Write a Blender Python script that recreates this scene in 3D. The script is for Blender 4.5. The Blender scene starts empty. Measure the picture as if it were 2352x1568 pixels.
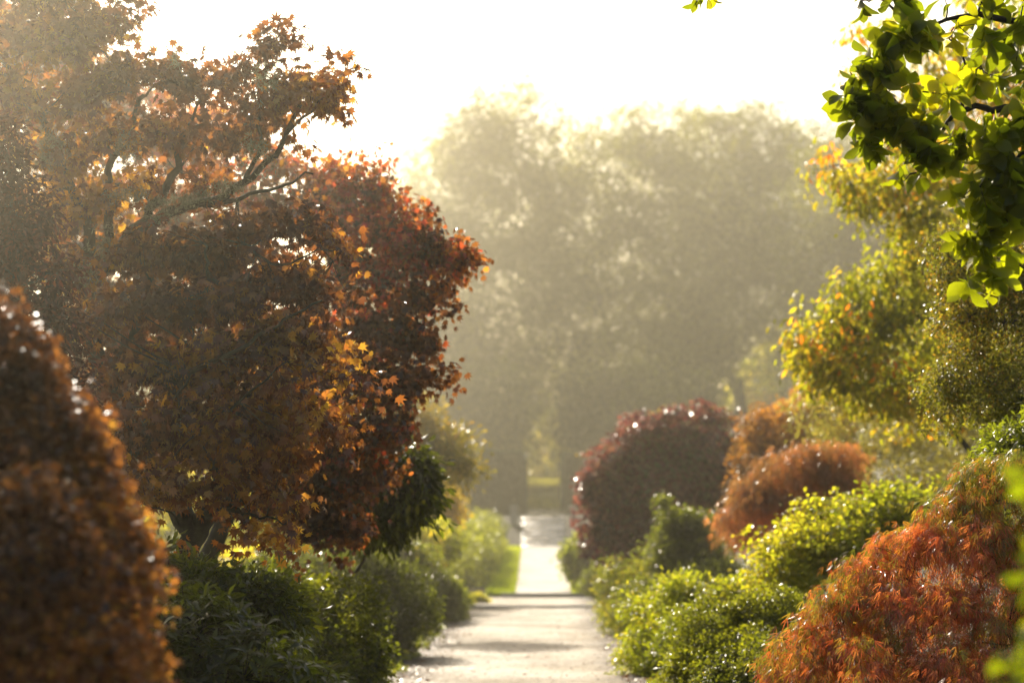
import bpy, math
import numpy as np
from mathutils import Vector

rng = np.random.default_rng(11)
SC = bpy.context.scene
COL = SC.collection
F = 5553.0                      # focal length in picture units (85 mm lens, picture 2352 units wide)
CAM = np.array([0.0, 0.0, 1.63])
PITCH, YAW = math.atan(429 / F), math.atan(68 / F)
FWD = np.array([-math.sin(YAW) * math.cos(PITCH), math.cos(YAW) * math.cos(PITCH), math.sin(PITCH)])
RGT = np.array([math.cos(YAW), math.sin(YAW), 0.0])
UPV = np.cross(RGT, FWD)


def at(x, y, d):
    """where a thing seen at picture point x, y stands when it is d metres down the garden"""
    v = FWD * F + RGT * (x - 1176) + UPV * (784 - y)
    return CAM + v * (d / v[1])


def ground_z(y):
    y = np.asarray(y, float)
    z = np.zeros_like(y)
    z = np.where(y > 50, .06, z)
    z = np.where(y > 56, .12 + (np.minimum(y, 73) - 56) / 17 * .96, z)
    z = np.where(y > 73, 1.08 + np.minimum(y - 73, 3.6) / 3.6 * .95, z)
    z = np.where(y > 80, 2.03 + (np.minimum(y, 150) - 80) * .05, z)
    z = np.where(y > 150, 5.53 + (np.minimum(y, 400) - 150) * .06, z)
    return z


def norm(v):
    return v / np.maximum(np.linalg.norm(v, axis=-1, keepdims=True), 1e-9)


def noise3(p, freq, seed):
    r = np.random.default_rng(seed)
    out = np.zeros(len(p))
    for o, a in ((1, .5), (2.1, .3), (4.3, .2)):
        for _ in range(4):
            k = norm(r.normal(size=3)) * freq * o * r.uniform(.7, 1.3)
            out += a * np.sin(p @ k + r.uniform(0, 6.28)) * .5
    return out


# ------------------------------------------------------------------ objects
def tag(o, label=None, cat=None, group=None, kind=None):
    for k, v in (('label', label), ('category', cat), ('group', group), ('kind', kind)):
        if v:
            o[k] = v
    return o


def thing(name, loc, label, cat, group=None):
    o = bpy.data.objects.new(name, None)
    o.empty_display_size = .2
    COL.objects.link(o)
    o.location = [float(v) for v in loc]
    return tag(o, label, cat, group)


def mesh_obj(name, verts, faces, mat, parent=None, colours=None, smooth=False, origin=None):
    """verts (n,3); faces: (m,3) array or (m,4) array or a list of such arrays"""
    verts = np.asarray(verts, np.float32)
    if parent is not None:
        verts = verts - np.array(parent.location, np.float32)
    elif origin is not None:
        verts = verts - np.array(origin, np.float32)
    if not isinstance(faces, (list, tuple)):
        faces = [faces]
    faces = [np.asarray(f, np.int32) for f in faces if len(f)]
    me = bpy.data.meshes.new(name)
    loops = np.concatenate([f.ravel() for f in faces])
    starts, s = [], 0
    for f in faces:
        starts.append(np.arange(len(f)) * f.shape[1] + s)
        s += f.size
    starts = np.concatenate(starts).astype(np.int32)
    me.vertices.add(len(verts)); me.vertices.foreach_set('co', verts.ravel())
    me.loops.add(len(loops)); me.loops.foreach_set('vertex_index', loops)
    me.polygons.add(len(starts)); me.polygons.foreach_set('loop_start', starts)
    if smooth:
        me.polygons.foreach_set('use_smooth', np.ones(len(starts), bool))
    if colours is not None:
        c = np.ones((len(verts), 4), np.float32); c[:, :3] = colours
        a = me.attributes.new('leaf_colour', 'FLOAT_COLOR', 'POINT')
        a.data.foreach_set('color', c.ravel())
    me.update(calc_edges=True)
    me.materials.append(mat)
    o = bpy.data.objects.new(name, me)
    COL.objects.link(o)
    if parent is not None:
        o.parent = parent
    elif origin is not None:
        o.location = [float(v) for v in origin]
    return o


# ------------------------------------------------------------------ materials
def new_mat(name):
    m = bpy.data.materials.new(name)
    m.use_nodes = True
    nt = m.node_tree
    nt.nodes.clear()
    return m, nt, nt.nodes, nt.links


def leaf_mat(name, trans=.5, boost=(2.2, 2.2, 1.6), rough=.3, spec=.5, mottle=.35, scale=30.0):
    m, nt, N, L = new_mat(name)
    out = N.new('ShaderNodeOutputMaterial')
    att = N.new('ShaderNodeAttribute'); att.attribute_name = 'leaf_colour'
    geo = N.new('ShaderNodeNewGeometry')
    noi = N.new('ShaderNodeTexNoise'); noi.inputs['Scale'].default_value = scale; noi.inputs['Detail'].default_value = 2
    L.new(geo.outputs['Position'], noi.inputs['Vector'])
    rmp = N.new('ShaderNodeMapRange'); rmp.inputs['To Min'].default_value = 1 - mottle; rmp.inputs['To Max'].default_value = 1 + mottle
    L.new(noi.outputs['Fac'], rmp.inputs['Value'])
    mul = N.new('ShaderNodeVectorMath'); mul.operation = 'SCALE'
    L.new(att.outputs['Color'], mul.inputs[0]); L.new(rmp.outputs['Result'], mul.inputs['Scale'])
    pri = N.new('ShaderNodeBsdfPrincipled')
    pri.inputs['Roughness'].default_value = rough
    pri.inputs['Specular IOR Level'].default_value = spec
    L.new(mul.outputs[0], pri.inputs['Base Color'])
    tm = N.new('ShaderNodeVectorMath'); tm.operation = 'MULTIPLY'; tm.inputs[1].default_value = boost
    L.new(mul.outputs[0], tm.inputs[0])
    tr = N.new('ShaderNodeBsdfTranslucent'); L.new(tm.outputs[0], tr.inputs['Color'])
    mx = N.new('ShaderNodeMixShader'); mx.inputs['Fac'].default_value = trans
    L.new(pri.outputs[0], mx.inputs[1]); L.new(tr.outputs[0], mx.inputs[2])
    L.new(mx.outputs[0], out.inputs['Surface'])
    return m


def two_tone(name, c1, c2, scale, rough=.8, bump=.3, detail=6, spec=.3, wet=None):
    m, nt, N, L = new_mat(name)
    out = N.new('ShaderNodeOutputMaterial')
    geo = N.new('ShaderNodeNewGeometry')
    noi = N.new('ShaderNodeTexNoise'); noi.inputs['Scale'].default_value = scale; noi.inputs['Detail'].default_value = detail
    L.new(geo.outputs['Position'], noi.inputs['Vector'])
    rp = N.new('ShaderNodeValToRGB')
    rp.color_ramp.elements[0].position = .32; rp.color_ramp.elements[0].color = (*c1, 1)
    rp.color_ramp.elements[1].position = .68; rp.color_ramp.elements[1].color = (*c2, 1)
    L.new(noi.outputs['Fac'], rp.inputs['Fac'])
    pri = N.new('ShaderNodeBsdfPrincipled'); pri.inputs['Roughness'].default_value = rough
    pri.inputs['Specular IOR Level'].default_value = spec
    L.new(rp.outputs['Color'], pri.inputs['Base Color'])
    if wet:
        n2 = N.new('ShaderNodeTexNoise'); n2.inputs['Scale'].default_value = wet[0]; n2.inputs['Detail'].default_value = 4
        L.new(geo.outputs['Position'], n2.inputs['Vector'])
        mr = N.new('ShaderNodeMapRange'); mr.inputs['From Min'].default_value = .4; mr.inputs['From Max'].default_value = .72
        mr.inputs['To Min'].default_value = wet[1]; mr.inputs['To Max'].default_value = wet[2]
        if len(wet) > 3:
            n5 = N.new('ShaderNodeTexNoise'); n5.inputs['Scale'].default_value = .55; n5.inputs['Detail'].default_value = 7; n5.inputs['Roughness'].default_value = .65
            L.new(geo.outputs['Position'], n5.inputs['Vector'])
            m5 = N.new('ShaderNodeMapRange'); m5.inputs['From Min'].default_value = .38; m5.inputs['From Max'].default_value = .6
            m5.inputs['To Min'].default_value = .74; m5.inputs['To Max'].default_value = 1.05; L.new(n5.outputs['Fac'], m5.inputs['Value'])
            sc5 = N.new('ShaderNodeVectorMath'); sc5.operation = 'SCALE'; L.new(rp.outputs['Color'], sc5.inputs[0]); L.new(m5.outputs[0], sc5.inputs['Scale'])
        if len(wet) > 3:                  # bare soil and damp leaf mould creep in from both edges
            sx = N.new('ShaderNodeSeparateXYZ'); L.new(geo.outputs['Position'], sx.inputs[0])
            ad = N.new('ShaderNodeMath'); ad.operation = 'ADD'; ad.inputs[1].default_value = .26; L.new(sx.outputs['X'], ad.inputs[0])
            ab = N.new('ShaderNodeMath'); ab.operation = 'ABSOLUTE'; L.new(ad.outputs[0], ab.inputs[0])
            n4 = N.new('ShaderNodeTexNoise'); n4.inputs['Scale'].default_value = 1.1; n4.inputs['Detail'].default_value = 6; L.new(geo.outputs['Position'], n4.inputs['Vector'])
            a2 = N.new('ShaderNodeMath'); a2.operation = 'MULTIPLY_ADD'; a2.inputs[1].default_value = .9; L.new(n4.outputs['Fac'], a2.inputs[0]); L.new(ab.outputs[0], a2.inputs[2])
            m3 = N.new('ShaderNodeMapRange'); m3.inputs['From Min'].default_value = 1.25; m3.inputs['From Max'].default_value = 1.75; L.new(a2.outputs[0], m3.inputs['Value'])
            mc = N.new('ShaderNodeMix'); mc.data_type = 'RGBA'; L.new(m3.outputs[0], mc.inputs[0]); L.new(sc5.outputs[0], mc.inputs[6]); mc.inputs[7].default_value = (.075, .055, .035, 1)
            L.new(mc.outputs[2], pri.inputs['Base Color'])
        L.new(n2.outputs['Fac'], mr.inputs['Value']); L.new(mr.outputs['Result'], pri.inputs['Roughness'])
    if bump:
        b = N.new('ShaderNodeBump'); b.inputs['Strength'].default_value = bump; b.inputs['Distance'].default_value = .02
        n3 = N.new('ShaderNodeTexNoise'); n3.inputs['Scale'].default_value = scale * 6; n3.inputs['Detail'].default_value = 5
        L.new(geo.outputs['Position'], n3.inputs['Vector'])
        L.new(n3.outputs['Fac'], b.inputs['Height']); L.new(b.outputs[0], pri.inputs['Normal'])
    L.new(pri.outputs[0], out.inputs['Surface'])
    return m


M = {}
M['maple'] = leaf_mat('maple_leaf', .6, (4.7, 4.1, 1.5), .2, .8)
M['lace'] = leaf_mat('laceleaf', .55, (4.8, 4.5, 1.4), .3, 1.0)
M['burgundy'] = leaf_mat('burgundy_leaf', .45, (3.6, 3.0, 2.2), .22, .6)
M['dewy'] = leaf_mat('dewy_laceleaf', .45, (4.2, 3.2, 1.3), .3, .5)
M['rust'] = leaf_mat('rusty_laceleaf', .5, (4.6, 3.4, 1.7), .3, 1.0)
M['magnolia'] = leaf_mat('magnolia_leaf', .6, (11.0, 9.6, .9), .28, .4, .2, 12)
M['green'] = leaf_mat('evergreen_leaf', .52, (9.5, 8.2, 1.2), .28, .5)
M['wet'] = leaf_mat('glossy_small_leaf', .5, (6.0, 5.2, 1.4), .27, .5)
M['yellow'] = leaf_mat('yellow_leaf', .62, (4.4, 4.0, .7), .3, .4)
M['gold'] = leaf_mat('gold_green_leaf', .58, (3.3, 3.3, 1.0), .28, .5)
M['far'] = leaf_mat('woodland_leaf', .55, (4.8, 4.6, .9), .4, .3)
M['hedge'] = leaf_mat('yew_leaf', .2, (1.6, 1.8, 1.0), .5, .3)
M['litter'] = leaf_mat('fallen_leaf', .2, (1.5, 1.3, 1.0), .4, .5)
M['lichen'] = leaf_mat('lichen_tuft', .4, (1.6, 1.6, 1.2), .9, .1, .2)
M['grassblade'] = leaf_mat('grass_blade', .6, (4.6, 4.3, .8), .35, .4)
M['bark'] = two_tone('mossy_bark', (.018, .013, .009), (.055, .05, .022), 14, .85, .6)
M['darkbark'] = two_tone('dark_bark', (.016, .012, .009), (.04, .032, .024), 20, .8, .5)
M['soil'] = two_tone('soil_and_lawn', (.03, .022, .013), (.06, .055, .022), 1.5, .9, .5)
M['gravel'] = two_tone('pale_gravel', (.3, .245, .18), (.5, .42, .31), 14, .8, 1.0, 14, .35, (.6, .5, .9, 1))
M['stone'] = two_tone('stone', (.16, .14, .11), (.28, .25, .2), 5, .7, .4)
M['wetstone'] = two_tone('wet_stone', (.08, .07, .06), (.34, .31, .26), 2.0, .3, .6, 6, 1.0, (1.6, .16, .4))
M['wetgravel'] = two_tone('wet_far_gravel', (.36, .31, .25), (.48, .42, .34), 9, .75, .5, 8, .4, (1.2, .42, .85))


# ------------------------------------------------------------------ leaf shapes: y runs along the blade, z is its normal
def fan(outer, centre=(0, .25, 0)):
    v = np.array([centre] + list(outer), float)
    n = len(outer)
    t = np.array([[0, i + 1, i + 2] for i in range(n - 1)])
    return v, t


def palmate():
    o = []
    tips = [(-128, .52), (-84, .8), (-42, .98), (0, 1.1), (42, .98), (84, .8), (128, .52)]
    o.append((0, -.02, 0))
    for i, (a, r) in enumerate(tips):
        A = math.radians(a)
        o.append((math.sin(A) * r, .25 + math.cos(A) * r, -.22 * r * r))
        if i < len(tips) - 1:
            B = math.radians((a + tips[i + 1][0]) / 2)
            o.append((math.sin(B) * .46, .25 + math.cos(B) * .46, .03))
    o.append((0, -.02, 0))
    return fan(o)


def rhomb(w=.28, fold=.1, droop=.12):
    v = np.array([(0, 0, 0), (-w, .5, fold), (0, 1, -droop), (w, .5, fold)], float)
    return v, np.array([(0, 2, 1), (0, 3, 2)])


def blade(w=.2, fold=.06, droop=.2, obov=0.0):
    """six-sided blade with a folded midrib"""
    v = np.array([(0, 0, 0), (-w * (.75 - obov), .33, fold), (-w, .68, fold - droop * .3), (0, 1, -droop),
                  (w, .68, fold - droop * .3), (w * (.75 - obov), .33, fold), (0, .5, 0)], float)
    return v, np.array([(0, 6, 1), (1, 6, 2), (2, 6, 3), (3, 6, 4), (4, 6, 5), (5, 6, 0)])


def obovate():
    rows = [(0, .02, 0), (.22, .14, .03), (.46, .25, .03), (.68, .27, -.03), (.86, .155, -.11)]
    v, t = [], []
    for y, w, z in rows:
        v += [(-w, y, z + .22 * w), (0, y, z), (w, y, z + .22 * w)]
    v.append((0, 1.0, -.17))
    for i in range(len(rows) - 1):
        a = i * 3
        for k in (0, 1):
            t += [(a + k, a + k + 1, a + k + 4), (a + k, a + k + 4, a + k + 3)]
    a = (len(rows) - 1) * 3
    t += [(a, a + 1, a + 3), (a + 1, a + 2, a + 3)]
    t = [t_ if len(t_) == 3 else t_ for t_ in t]
    last = len(v) - 1
    t[-2] = (a, a + 1, last); t[-1] = (a + 1, a + 2, last)
    return np.array(v, float), np.array(t)


def lace():
    """finely cut hanging leaf: five thin toothed fingers"""
    v, t = [], []
    for a, r in ((-38, .75), (-6, 1.05), (30, .85)):
        A = math.radians(a)
        d = np.array([math.sin(A), math.cos(A), 0]); s = np.array([math.cos(A), -math.sin(A), 0])
        b = len(v)
        for u, w in ((0, .008), (.3, .027), (.65, .024), (1, 0)):
            c = d * u * r + np.array([0, 0, -.3 * u * u * r])
            c[0] *= 1 - .35 * u
            if w:
                v += [c - s * w, c + s * w]
            else:
                v += [c]
        t += [(b, b + 1, b + 3), (b, b + 3, b + 2), (b + 2, b + 3, b + 5), (b + 2, b + 5, b + 4), (b + 4, b + 5, b + 6)]
    return np.array(v, float), np.array(t)


LEAF = {'palmate': palmate(), 'rhomb': rhomb(), 'wide': rhomb(.4, .08, .15), 'blade': blade(.17, .05, .15), 'long': blade(.13, .04, .3),
        'droop': blade(.2, .05, .45), 'obovate': obovate(), 'lace': lace(), 'thin': rhomb(.09, .02, .1), 'round': blade(.36, .06, .1)}


def lay(shape, pos, ydir, nrm, scale, colour):
    """place copies of a leaf shape; returns verts, tris, colours"""
    tv, tt = LEAF[shape]
    y = norm(ydir)
    x = norm(np.cross(y, nrm))
    z = np.cross(x, y)
    R = np.stack([x, y, z], axis=2)
    V = np.einsum('nij,kj->nki', R, tv) * scale[:, None, None] + pos[:, None, :]
    T = tt[None] + (np.arange(len(pos)) * len(tv))[:, None, None]
    C = np.repeat(colour, len(tv), axis=0)
    return V.reshape(-1, 3), T.reshape(-1, 3), C


def palette(t, cols):
    t = np.clip(t, 0, .9999) * (len(cols) - 1)
    i = t.astype(int); f = (t - i)[:, None]
    c = np.array(cols, float)
    return c[i] * (1 - f) + c[i + 1] * f


# ------------------------------------------------------------------ crowns
def L(cx, cy, rx, ry, d, rd=None, w=1.0):
    s = d / F
    rd = rx if rd is None else rd
    return dict(c=at(cx, cy, d), r=np.array([rx * s, rd * s, ry * s]), w=w)


def clusters_of(lobes, n, seed, inner=.25, lump=.16, keep=None, low=-1.0, hollows=-.16, tier=None):
    r = np.random.default_rng(seed)
    area = np.array([(l['r'][0] * l['r'][2] + l['r'][0] * l['r'][1] + l['r'][1] * l['r'][2]) * l['w'] for l in lobes])
    k = r.choice(len(lobes), n, p=area / area.sum())
    d = norm(r.normal(size=(n, 3)))
    d[:, 2] = np.where(d[:, 2] < low, -d[:, 2], d[:, 2])
    C = np.array([l['c'] for l in lobes])[k]; R = np.array([l['r'] for l in lobes])[k]
    rad = np.where(r.random(n) < inner, r.random(n) ** .5 * .9, 1 - np.abs(r.normal(size=n)) * .1)
    rad = rad * (1 + lump * noise3(d * 3 + k[:, None] * 7.7, 1.6, seed + 1))
    p = C + d * R * rad[:, None]
    fine = noise3(p, 7.0 / np.mean([l['r'].mean() for l in lobes]) ** .8 * .8, seed + 2)
    p = p + d * R * (fine * lump * .55)[:, None]
    hollow = fine < hollows
    if tier:
        sp, stg = tier
        zz = p[:, 2] / sp + noise3(p * [1, 1, .15], 1.1, seed + 6) * 1.5
        p[:, 2] += stg * (np.round(zz) - zz) * sp
    out = norm(d / R)
    # thin out clusters buried deep inside other lobes
    deep = np.zeros(n, bool)
    for j, l in enumerate(lobes):
        q = np.linalg.norm((p - l['c']) / l['r'], axis=1)
        deep |= (q < .62) & (k != j)
    sel = (~deep | (r.random(n) < inner * .8)) & (~hollow | (r.random(n) < .25))
    if keep is not None:
        sel &= keep(p)
    return p[sel], out[sel], k[sel]


def spray_leaves(cp, out, per, spread, flat, seed, up=.8, radial=1.0, outw=.4, droop=.3, size=.05, vary=.3, face=.45):
    """leaves in flat sprays round each cluster point"""
    r = np.random.default_rng(seed)
    n = len(cp)
    pn = norm(out * .7 + np.array([0, 0, up]) + r.normal(size=(n, 3)) * .3)
    ci = np.repeat(np.arange(n), r.poisson(per, n) + 1)
    m = len(ci)
    off = r.normal(size=(m, 3)) * spread
    a = pn[ci]
    along = np.sum(off * a, axis=1, keepdims=True)
    off = off - a * along * (1 - flat)
    pos = cp[ci] + off
    ydir = norm(off) * radial + out[ci] * outw + np.array([0, 0, -droop]) + r.normal(size=(m, 3)) * .35
    nrm = norm(a + r.normal(size=(m, 3)) * face)
    sc = size * (1 + r.uniform(-vary, vary, m))
    return pos, ydir, nrm, sc, ci


def colour_for(pos, ci, cols, seed, freq=1.2, bias=.0, wn=.55, wc=.22, wl=.12, patches=()):
    r = np.random.default_rng(seed)
    nc = ci.max() + 1
    t = .45 + bias + wn * noise3(pos, freq, seed) + wc * r.normal(size=nc)[ci] + wl * r.normal(size=len(pos))
    for (c, rad, tv, pr) in patches:
        q = np.linalg.norm(pos - c, axis=1) / rad
        hit = (q + .25 * r.normal(size=nc)[ci] < 1) & (r.random(len(pos)) < pr)
        t = np.where(hit, tv + .05 * r.normal(size=len(pos)), t)
    c = palette(t, cols)
    return c * (1 + r.uniform(-.25, .25, (len(pos), 1)))


# ------------------------------------------------------------------ wood
class Wood:
    def __init__(self):
        self.v, self.f, self.n = [], [], 0

    def tube(self, pts, r0, r1, sides=6):
        pts = np.asarray(pts, float); k = len(pts)
        if k < 2:
            return
        tan = norm(np.gradient(pts, axis=0))
        ref = np.array([.31, .92, .2]) if abs(tan[0] @ np.array([.31, .92, .2])) < .95 else np.array([1, 0, 0.])
        x = norm(np.cross(tan, ref)); y = np.cross(tan, x)
        ang = np.arange(sides) / sides * 2 * np.pi
        rad = np.linspace(r0, r1, k)
        ring = pts[:, None] + rad[:, None, None] * (np.cos(ang)[None, :, None] * x[:, None] + np.sin(ang)[None, :, None] * y[:, None])
        self.v.append(ring.reshape(-1, 3))
        b = self.n
        i, j = np.meshgrid(np.arange(k - 1), np.arange(sides), indexing='ij')
        j2 = (j + 1) % sides
        q = np.stack([b + i * sides + j, b + i * sides + j2, b + (i + 1) * sides + j2, b + (i + 1) * sides + j], axis=-1).reshape(-1, 4)
        self.f.append(q); self.n += k * sides

    def raw(self, other, a, b):
        """take over tubes a..b of another piece of wood"""
        sel = range(len(other.v))[a:b]
        for i in sel:
            f = other.f[i]
            self.f.append(f - f.min() + self.n); self.v.append(other.v[i]); self.n += len(other.v[i])

    def build(self, name, mat, parent):
        return mesh_obj(name, np.concatenate(self.v), np.concatenate(self.f), mat, parent, smooth=True) if self.v else None


def smooth_path(pts, n, wob, seed):
    pts = np.asarray(pts, float)
    r = np.random.default_rng(seed)
    t = np.linspace(0, len(pts) - 1, n)
    P = np.vstack([2 * pts[0] - pts[1], pts, 2 * pts[-1] - pts[-2]])
    out = []
    for u in t:
        i = min(int(u), len(pts) - 2); f = u - i
        a, b, c, d = P[i], P[i + 1], P[i + 2], P[i + 3]
        out.append(.5 * (2 * b + (c - a) * f + (2 * a - 5 * b + 4 * c - d) * f * f + (3 * b - a - 3 * c + d) * f ** 3))
    out = np.array(out)
    w = r.normal(size=(n, 3)) * wob
    w = (w + np.roll(w, 1, 0)) / 1.5
    w[0] = 0; w[-1] = 0
    return out + w


def grow(base, lobes, cps, r_base, seed, limbs=(), twigs=300, twig_r=.006, wob=.03, fork=None):
    """trunk and limbs to each lobe, then twigs to the leaf sprays. returns one Wood for trunk + limbs, one for twigs"""
    r = np.random.default_rng(seed)
    wood, tw = Wood(), Wood()
    nodes = []
    def add(pts, r0, r1, sides=8):
        wood.tube(pts, r0, r1, sides)
        nodes.extend([(p, r0 + (r1 - r0) * i / (len(pts) - 1)) for i, p in enumerate(pts)])
    for pts, r0, r1 in limbs:
        add(smooth_path(pts, 4 * len(pts), wob, r.integers(1e6)), r0, r1)
    if not limbs:
        top = np.array(fork if fork is not None else base + (np.mean([l['c'] for l in lobes], axis=0) - base) * .4)
        add(smooth_path([base, base * .5 + top * .5 + r.normal(size=3) * wob, top], 8, wob, r.integers(1e6)), r_base, r_base * .7)
    order = sorted(range(len(lobes)), key=lambda i: np.linalg.norm(lobes[i]['c'] - nodes[-1][0]))
    for i in order:
        c = lobes[i]['c']
        P = np.array([n_[0] for n_ in nodes]); Rr = np.array([n_[1] for n_ in nodes])
        j = np.argmin(np.linalg.norm(P - c, axis=1) - Rr * 2 + np.maximum(0, P[:, 2] - c[2]) * .8)
        a = P[j]; mid = a * .5 + c * .5 + np.array([0, 0, .1 * np.linalg.norm(c - a)]) + r.normal(size=3) * wob
        add(smooth_path([a, mid, c], 8, wob, r.integers(1e6)), Rr[j] * .62, max(Rr[j] * .28, twig_r * 1.5), 6)
    P = np.array([n_[0] for n_ in nodes]); Rr = np.array([n_[1] for n_ in nodes])
    idx = r.permutation(len(cps))[:twigs]
    for i in idx:
        c = cps[i]
        j = np.argmin(np.linalg.norm(P - c, axis=1))
        a = P[j]
        if np.linalg.norm(c - a) < 1e-3:
            continue
        mid = a * .45 + c * .55 + r.normal(size=3) * wob * 1.2
        tw.tube(smooth_path([a, mid, c], 5, wob * .3, r.integers(1e6)), min(Rr[j] * .5, twig_r * 2.2), twig_r * .5, 4)
    return wood, tw


SEED = [100]


def plant(name, label, cat, base, lobes, cols, shape, size, n, per, spread, mat, flat=.35, inner=.25, lump=.3, up=.35, radial=1.0, outw=.4,
          droop=.3, face=.85, freq=1.2, bias=0., patches=(), r_base=.05, limbs=(), twigs=250, twig_r=.006, bark='darkbark', wob=.03,
          leafname='foliage', woodname='stem', group=None, low=-1., keep=None, fork=None, wl=.12, wc=.22, wn=.55, vary=.3, sprigs=0, sprig_len=.1,
          hollows=-.1, tier=None, whorl=0, fin=None):
    SEED[0] += 37
    s = SEED[0]
    root = thing(name, base, label, cat, group)
    cp, out, k = clusters_of(lobes, n, s, inner, lump, keep, low, hollows, tier)
    if sprigs:                      # a few shoots that stand proud of the crown so its outline is ragged
        r = np.random.default_rng(s + 9)
        idx = r.permutation(len(cp))[:sprigs]
        ln = sprig_len * r.uniform(.4, 1.2, (len(idx), 1))
        cp2 = cp[idx] + norm(out[idx] + np.array([0, 0, .6]) + r.normal(size=(len(idx), 3)) * .4) * ln
        cp = np.vstack([cp, cp2]); out = np.vstack([out, out[idx]])
    pos, yd, nr, sc, ci = spray_leaves(cp, out, per, spread, flat, s + 2, up, radial, outw, droop, size, vary, face)
    if whorl:                       # leaves in a ring round each shoot tip
        r = np.random.default_rng(s + 12)
        ax = norm(out * .8 + np.array([0, -.15, -.25]) + r.normal(size=cp.shape) * .4)
        ci = np.repeat(np.arange(len(cp)), whorl); j = np.tile(np.arange(whorl), len(cp))
        keep_ = r.random(len(ci)) < .88
        ci, j = ci[keep_], j[keep_]
        a = ax[ci]
        u = norm(np.cross(a, [.3, .2, .9])); v = np.cross(a, u)
        ang = j * 2.4 + r.uniform(0, 6.28, len(cp))[ci]
        radv = u * np.cos(ang)[:, None] + v * np.sin(ang)[:, None]
        lift = np.linspace(1.3, .1, whorl)[j][:, None] + r.normal(size=(len(ci), 1)) * .2
        yd = radv + a * lift + np.array([0, 0, -.45])
        nr = norm(a - radv * lift * .7 + r.normal(size=a.shape) * .3)
        pos = cp[ci] - a * (j[:, None] * size * .09) + r.normal(size=a.shape) * size * .05
        sc = size * r.uniform(1 - vary, 1 + vary * .5, len(ci))
    co = colour_for(pos, ci, cols, s + 3, freq, bias, wn, wc, wl, patches)
    gz = ground_z(pos[:, 1]) + size * .2
    pos[:, 2] = np.maximum(pos[:, 2], gz)
    if fin is not None:
        pos, yd, nr, sc, co = fin(pos, yd, nr, sc, co)
    V, T, C = lay(shape, pos, yd, nr, sc, co)
    mesh_obj(leafname, V, T, M[mat], root, C)
    wood, tw = grow(np.array(base), lobes, cp, r_base, s + 4, limbs, twigs, twig_r, wob, fork)
    nl = len(limbs)
    if nl > 1 and cat == 'maple tree':
        first, rest = Wood(), Wood()
        first.raw(wood, 0, 1)
        first.build(woodname, M[bark], root)
        for i in range(1, nl):
            lw = Wood(); lw.raw(wood, i, i + 1); lw.build('limb', M[bark], root)
        rest.raw(wood, nl, None); rest.raw(tw, 0, None)
        rest.build('twigwork', M[bark], root)
    else:
        wood.raw(tw, 0, None)
        wood.build(woodname, M[bark], root)
    return root, cp, wood


def base_at(x, d):
    p = at(x, 1213, d)
    return np.array([p[0], d, float(ground_z(d))])


# ================================================================== the setting
def sheet(name, xs, ys, zf, mat, kind='structure', rough=0.0):
    X, Y = np.meshgrid(xs, ys, indexing='ij')
    P = np.stack([X.ravel(), Y.ravel(), np.zeros(X.size)], 1)
    P[:, 2] = zf(P[:, 0], P[:, 1])
    if rough:
        P[:, 2] += rough * noise3(P * [1, .6, 1], 2.5, 77)
    nx, ny = len(xs), len(ys)
    i, j = np.meshgrid(np.arange(nx - 1), np.arange(ny - 1), indexing='ij')
    q = np.stack([i * ny + j, (i + 1) * ny + j, (i + 1) * ny + j + 1, i * ny + j + 1], -1).reshape(-1, 4)
    o = mesh_obj(name, P, q, mat, smooth=True)
    return tag(o, kind=kind)


gy = np.unique(np.concatenate([[-60, -10], np.linspace(0, 49.9, 26), [50, 50.1, 55.9, 56, 56.1], np.linspace(57, 73, 9), np.linspace(73.1, 77, 6), np.linspace(78, 150, 19), [200, 260, 330, 400, 600, 900]]))
gx = np.unique(np.concatenate([[-600, -300, -150, -80], np.linspace(-40, 40, 41), [80, 150, 300, 600]]))
sheet('ground', gx, gy, lambda x, y: ground_z(y) - .03, M['soil'])


def path_piece(name, x0, x1, y0, y1, mat, zf, jag=.0, nx=14, ny=60, rough=.0):
    r = np.random.default_rng(5)
    o = sheet(name, np.linspace(x0, x1, nx), np.linspace(y0, y1, ny), zf, mat, rough=rough)
    return o


path_piece('gravel_path', -1.72, 1.2, 2, 49.95, M['gravel'], lambda x, y: 0 * x + .0, ny=120, rough=.012)
path_piece('gravel_landing', -1.72, 1.2, 50.06, 55.95, M['gravel'], lambda x, y: 0 * x + .05)
path_piece('gravel_slope', -.62, .69, 56.06, 73, M['wetgravel'], lambda x, y: ground_z(y) + .012)
path_piece('wet_paving', -.75, .85, 77.2, 92, M['wetstone'], lambda x, y: ground_z(y) + .012)


def box(w, x0, x1, y0, y1, z0, z1, bev=.012):
    """bevelled block into a list of (verts, quads)"""
    b = bev
    prof = [(x0, y0, x1, y1, z0), (x0, y0, x1, y1, z1 - b), (x0 + b, y0 + b, x1 - b, y1 - b, z1)]
    n = sum(len(v) for v, _ in w)
    v, f = [], []
    for (a, c, d, e, z) in prof:
        v += [(a, c, z), (d, c, z), (d, e, z), (a, e, z)]
    for k in range(2):
        for s in range(4):
            f.append((n + k * 4 + s, n + k * 4 + (s + 1) % 4, n + k * 4 + 4 + (s + 1) % 4, n + k * 4 + 4 + s))
    f.append((n + 8, n + 9, n + 10, n + 11))
    w.append((v, f))


def box_obj(name, boxes, mat, parent=None, origin=None):
    w = []
    for b in boxes:
        box(w, *b)
    return mesh_obj(name, np.array([p for v, _ in w for p in v], float), np.array([q for _, f in w for q in f]), mat, parent, origin=origin)


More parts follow.
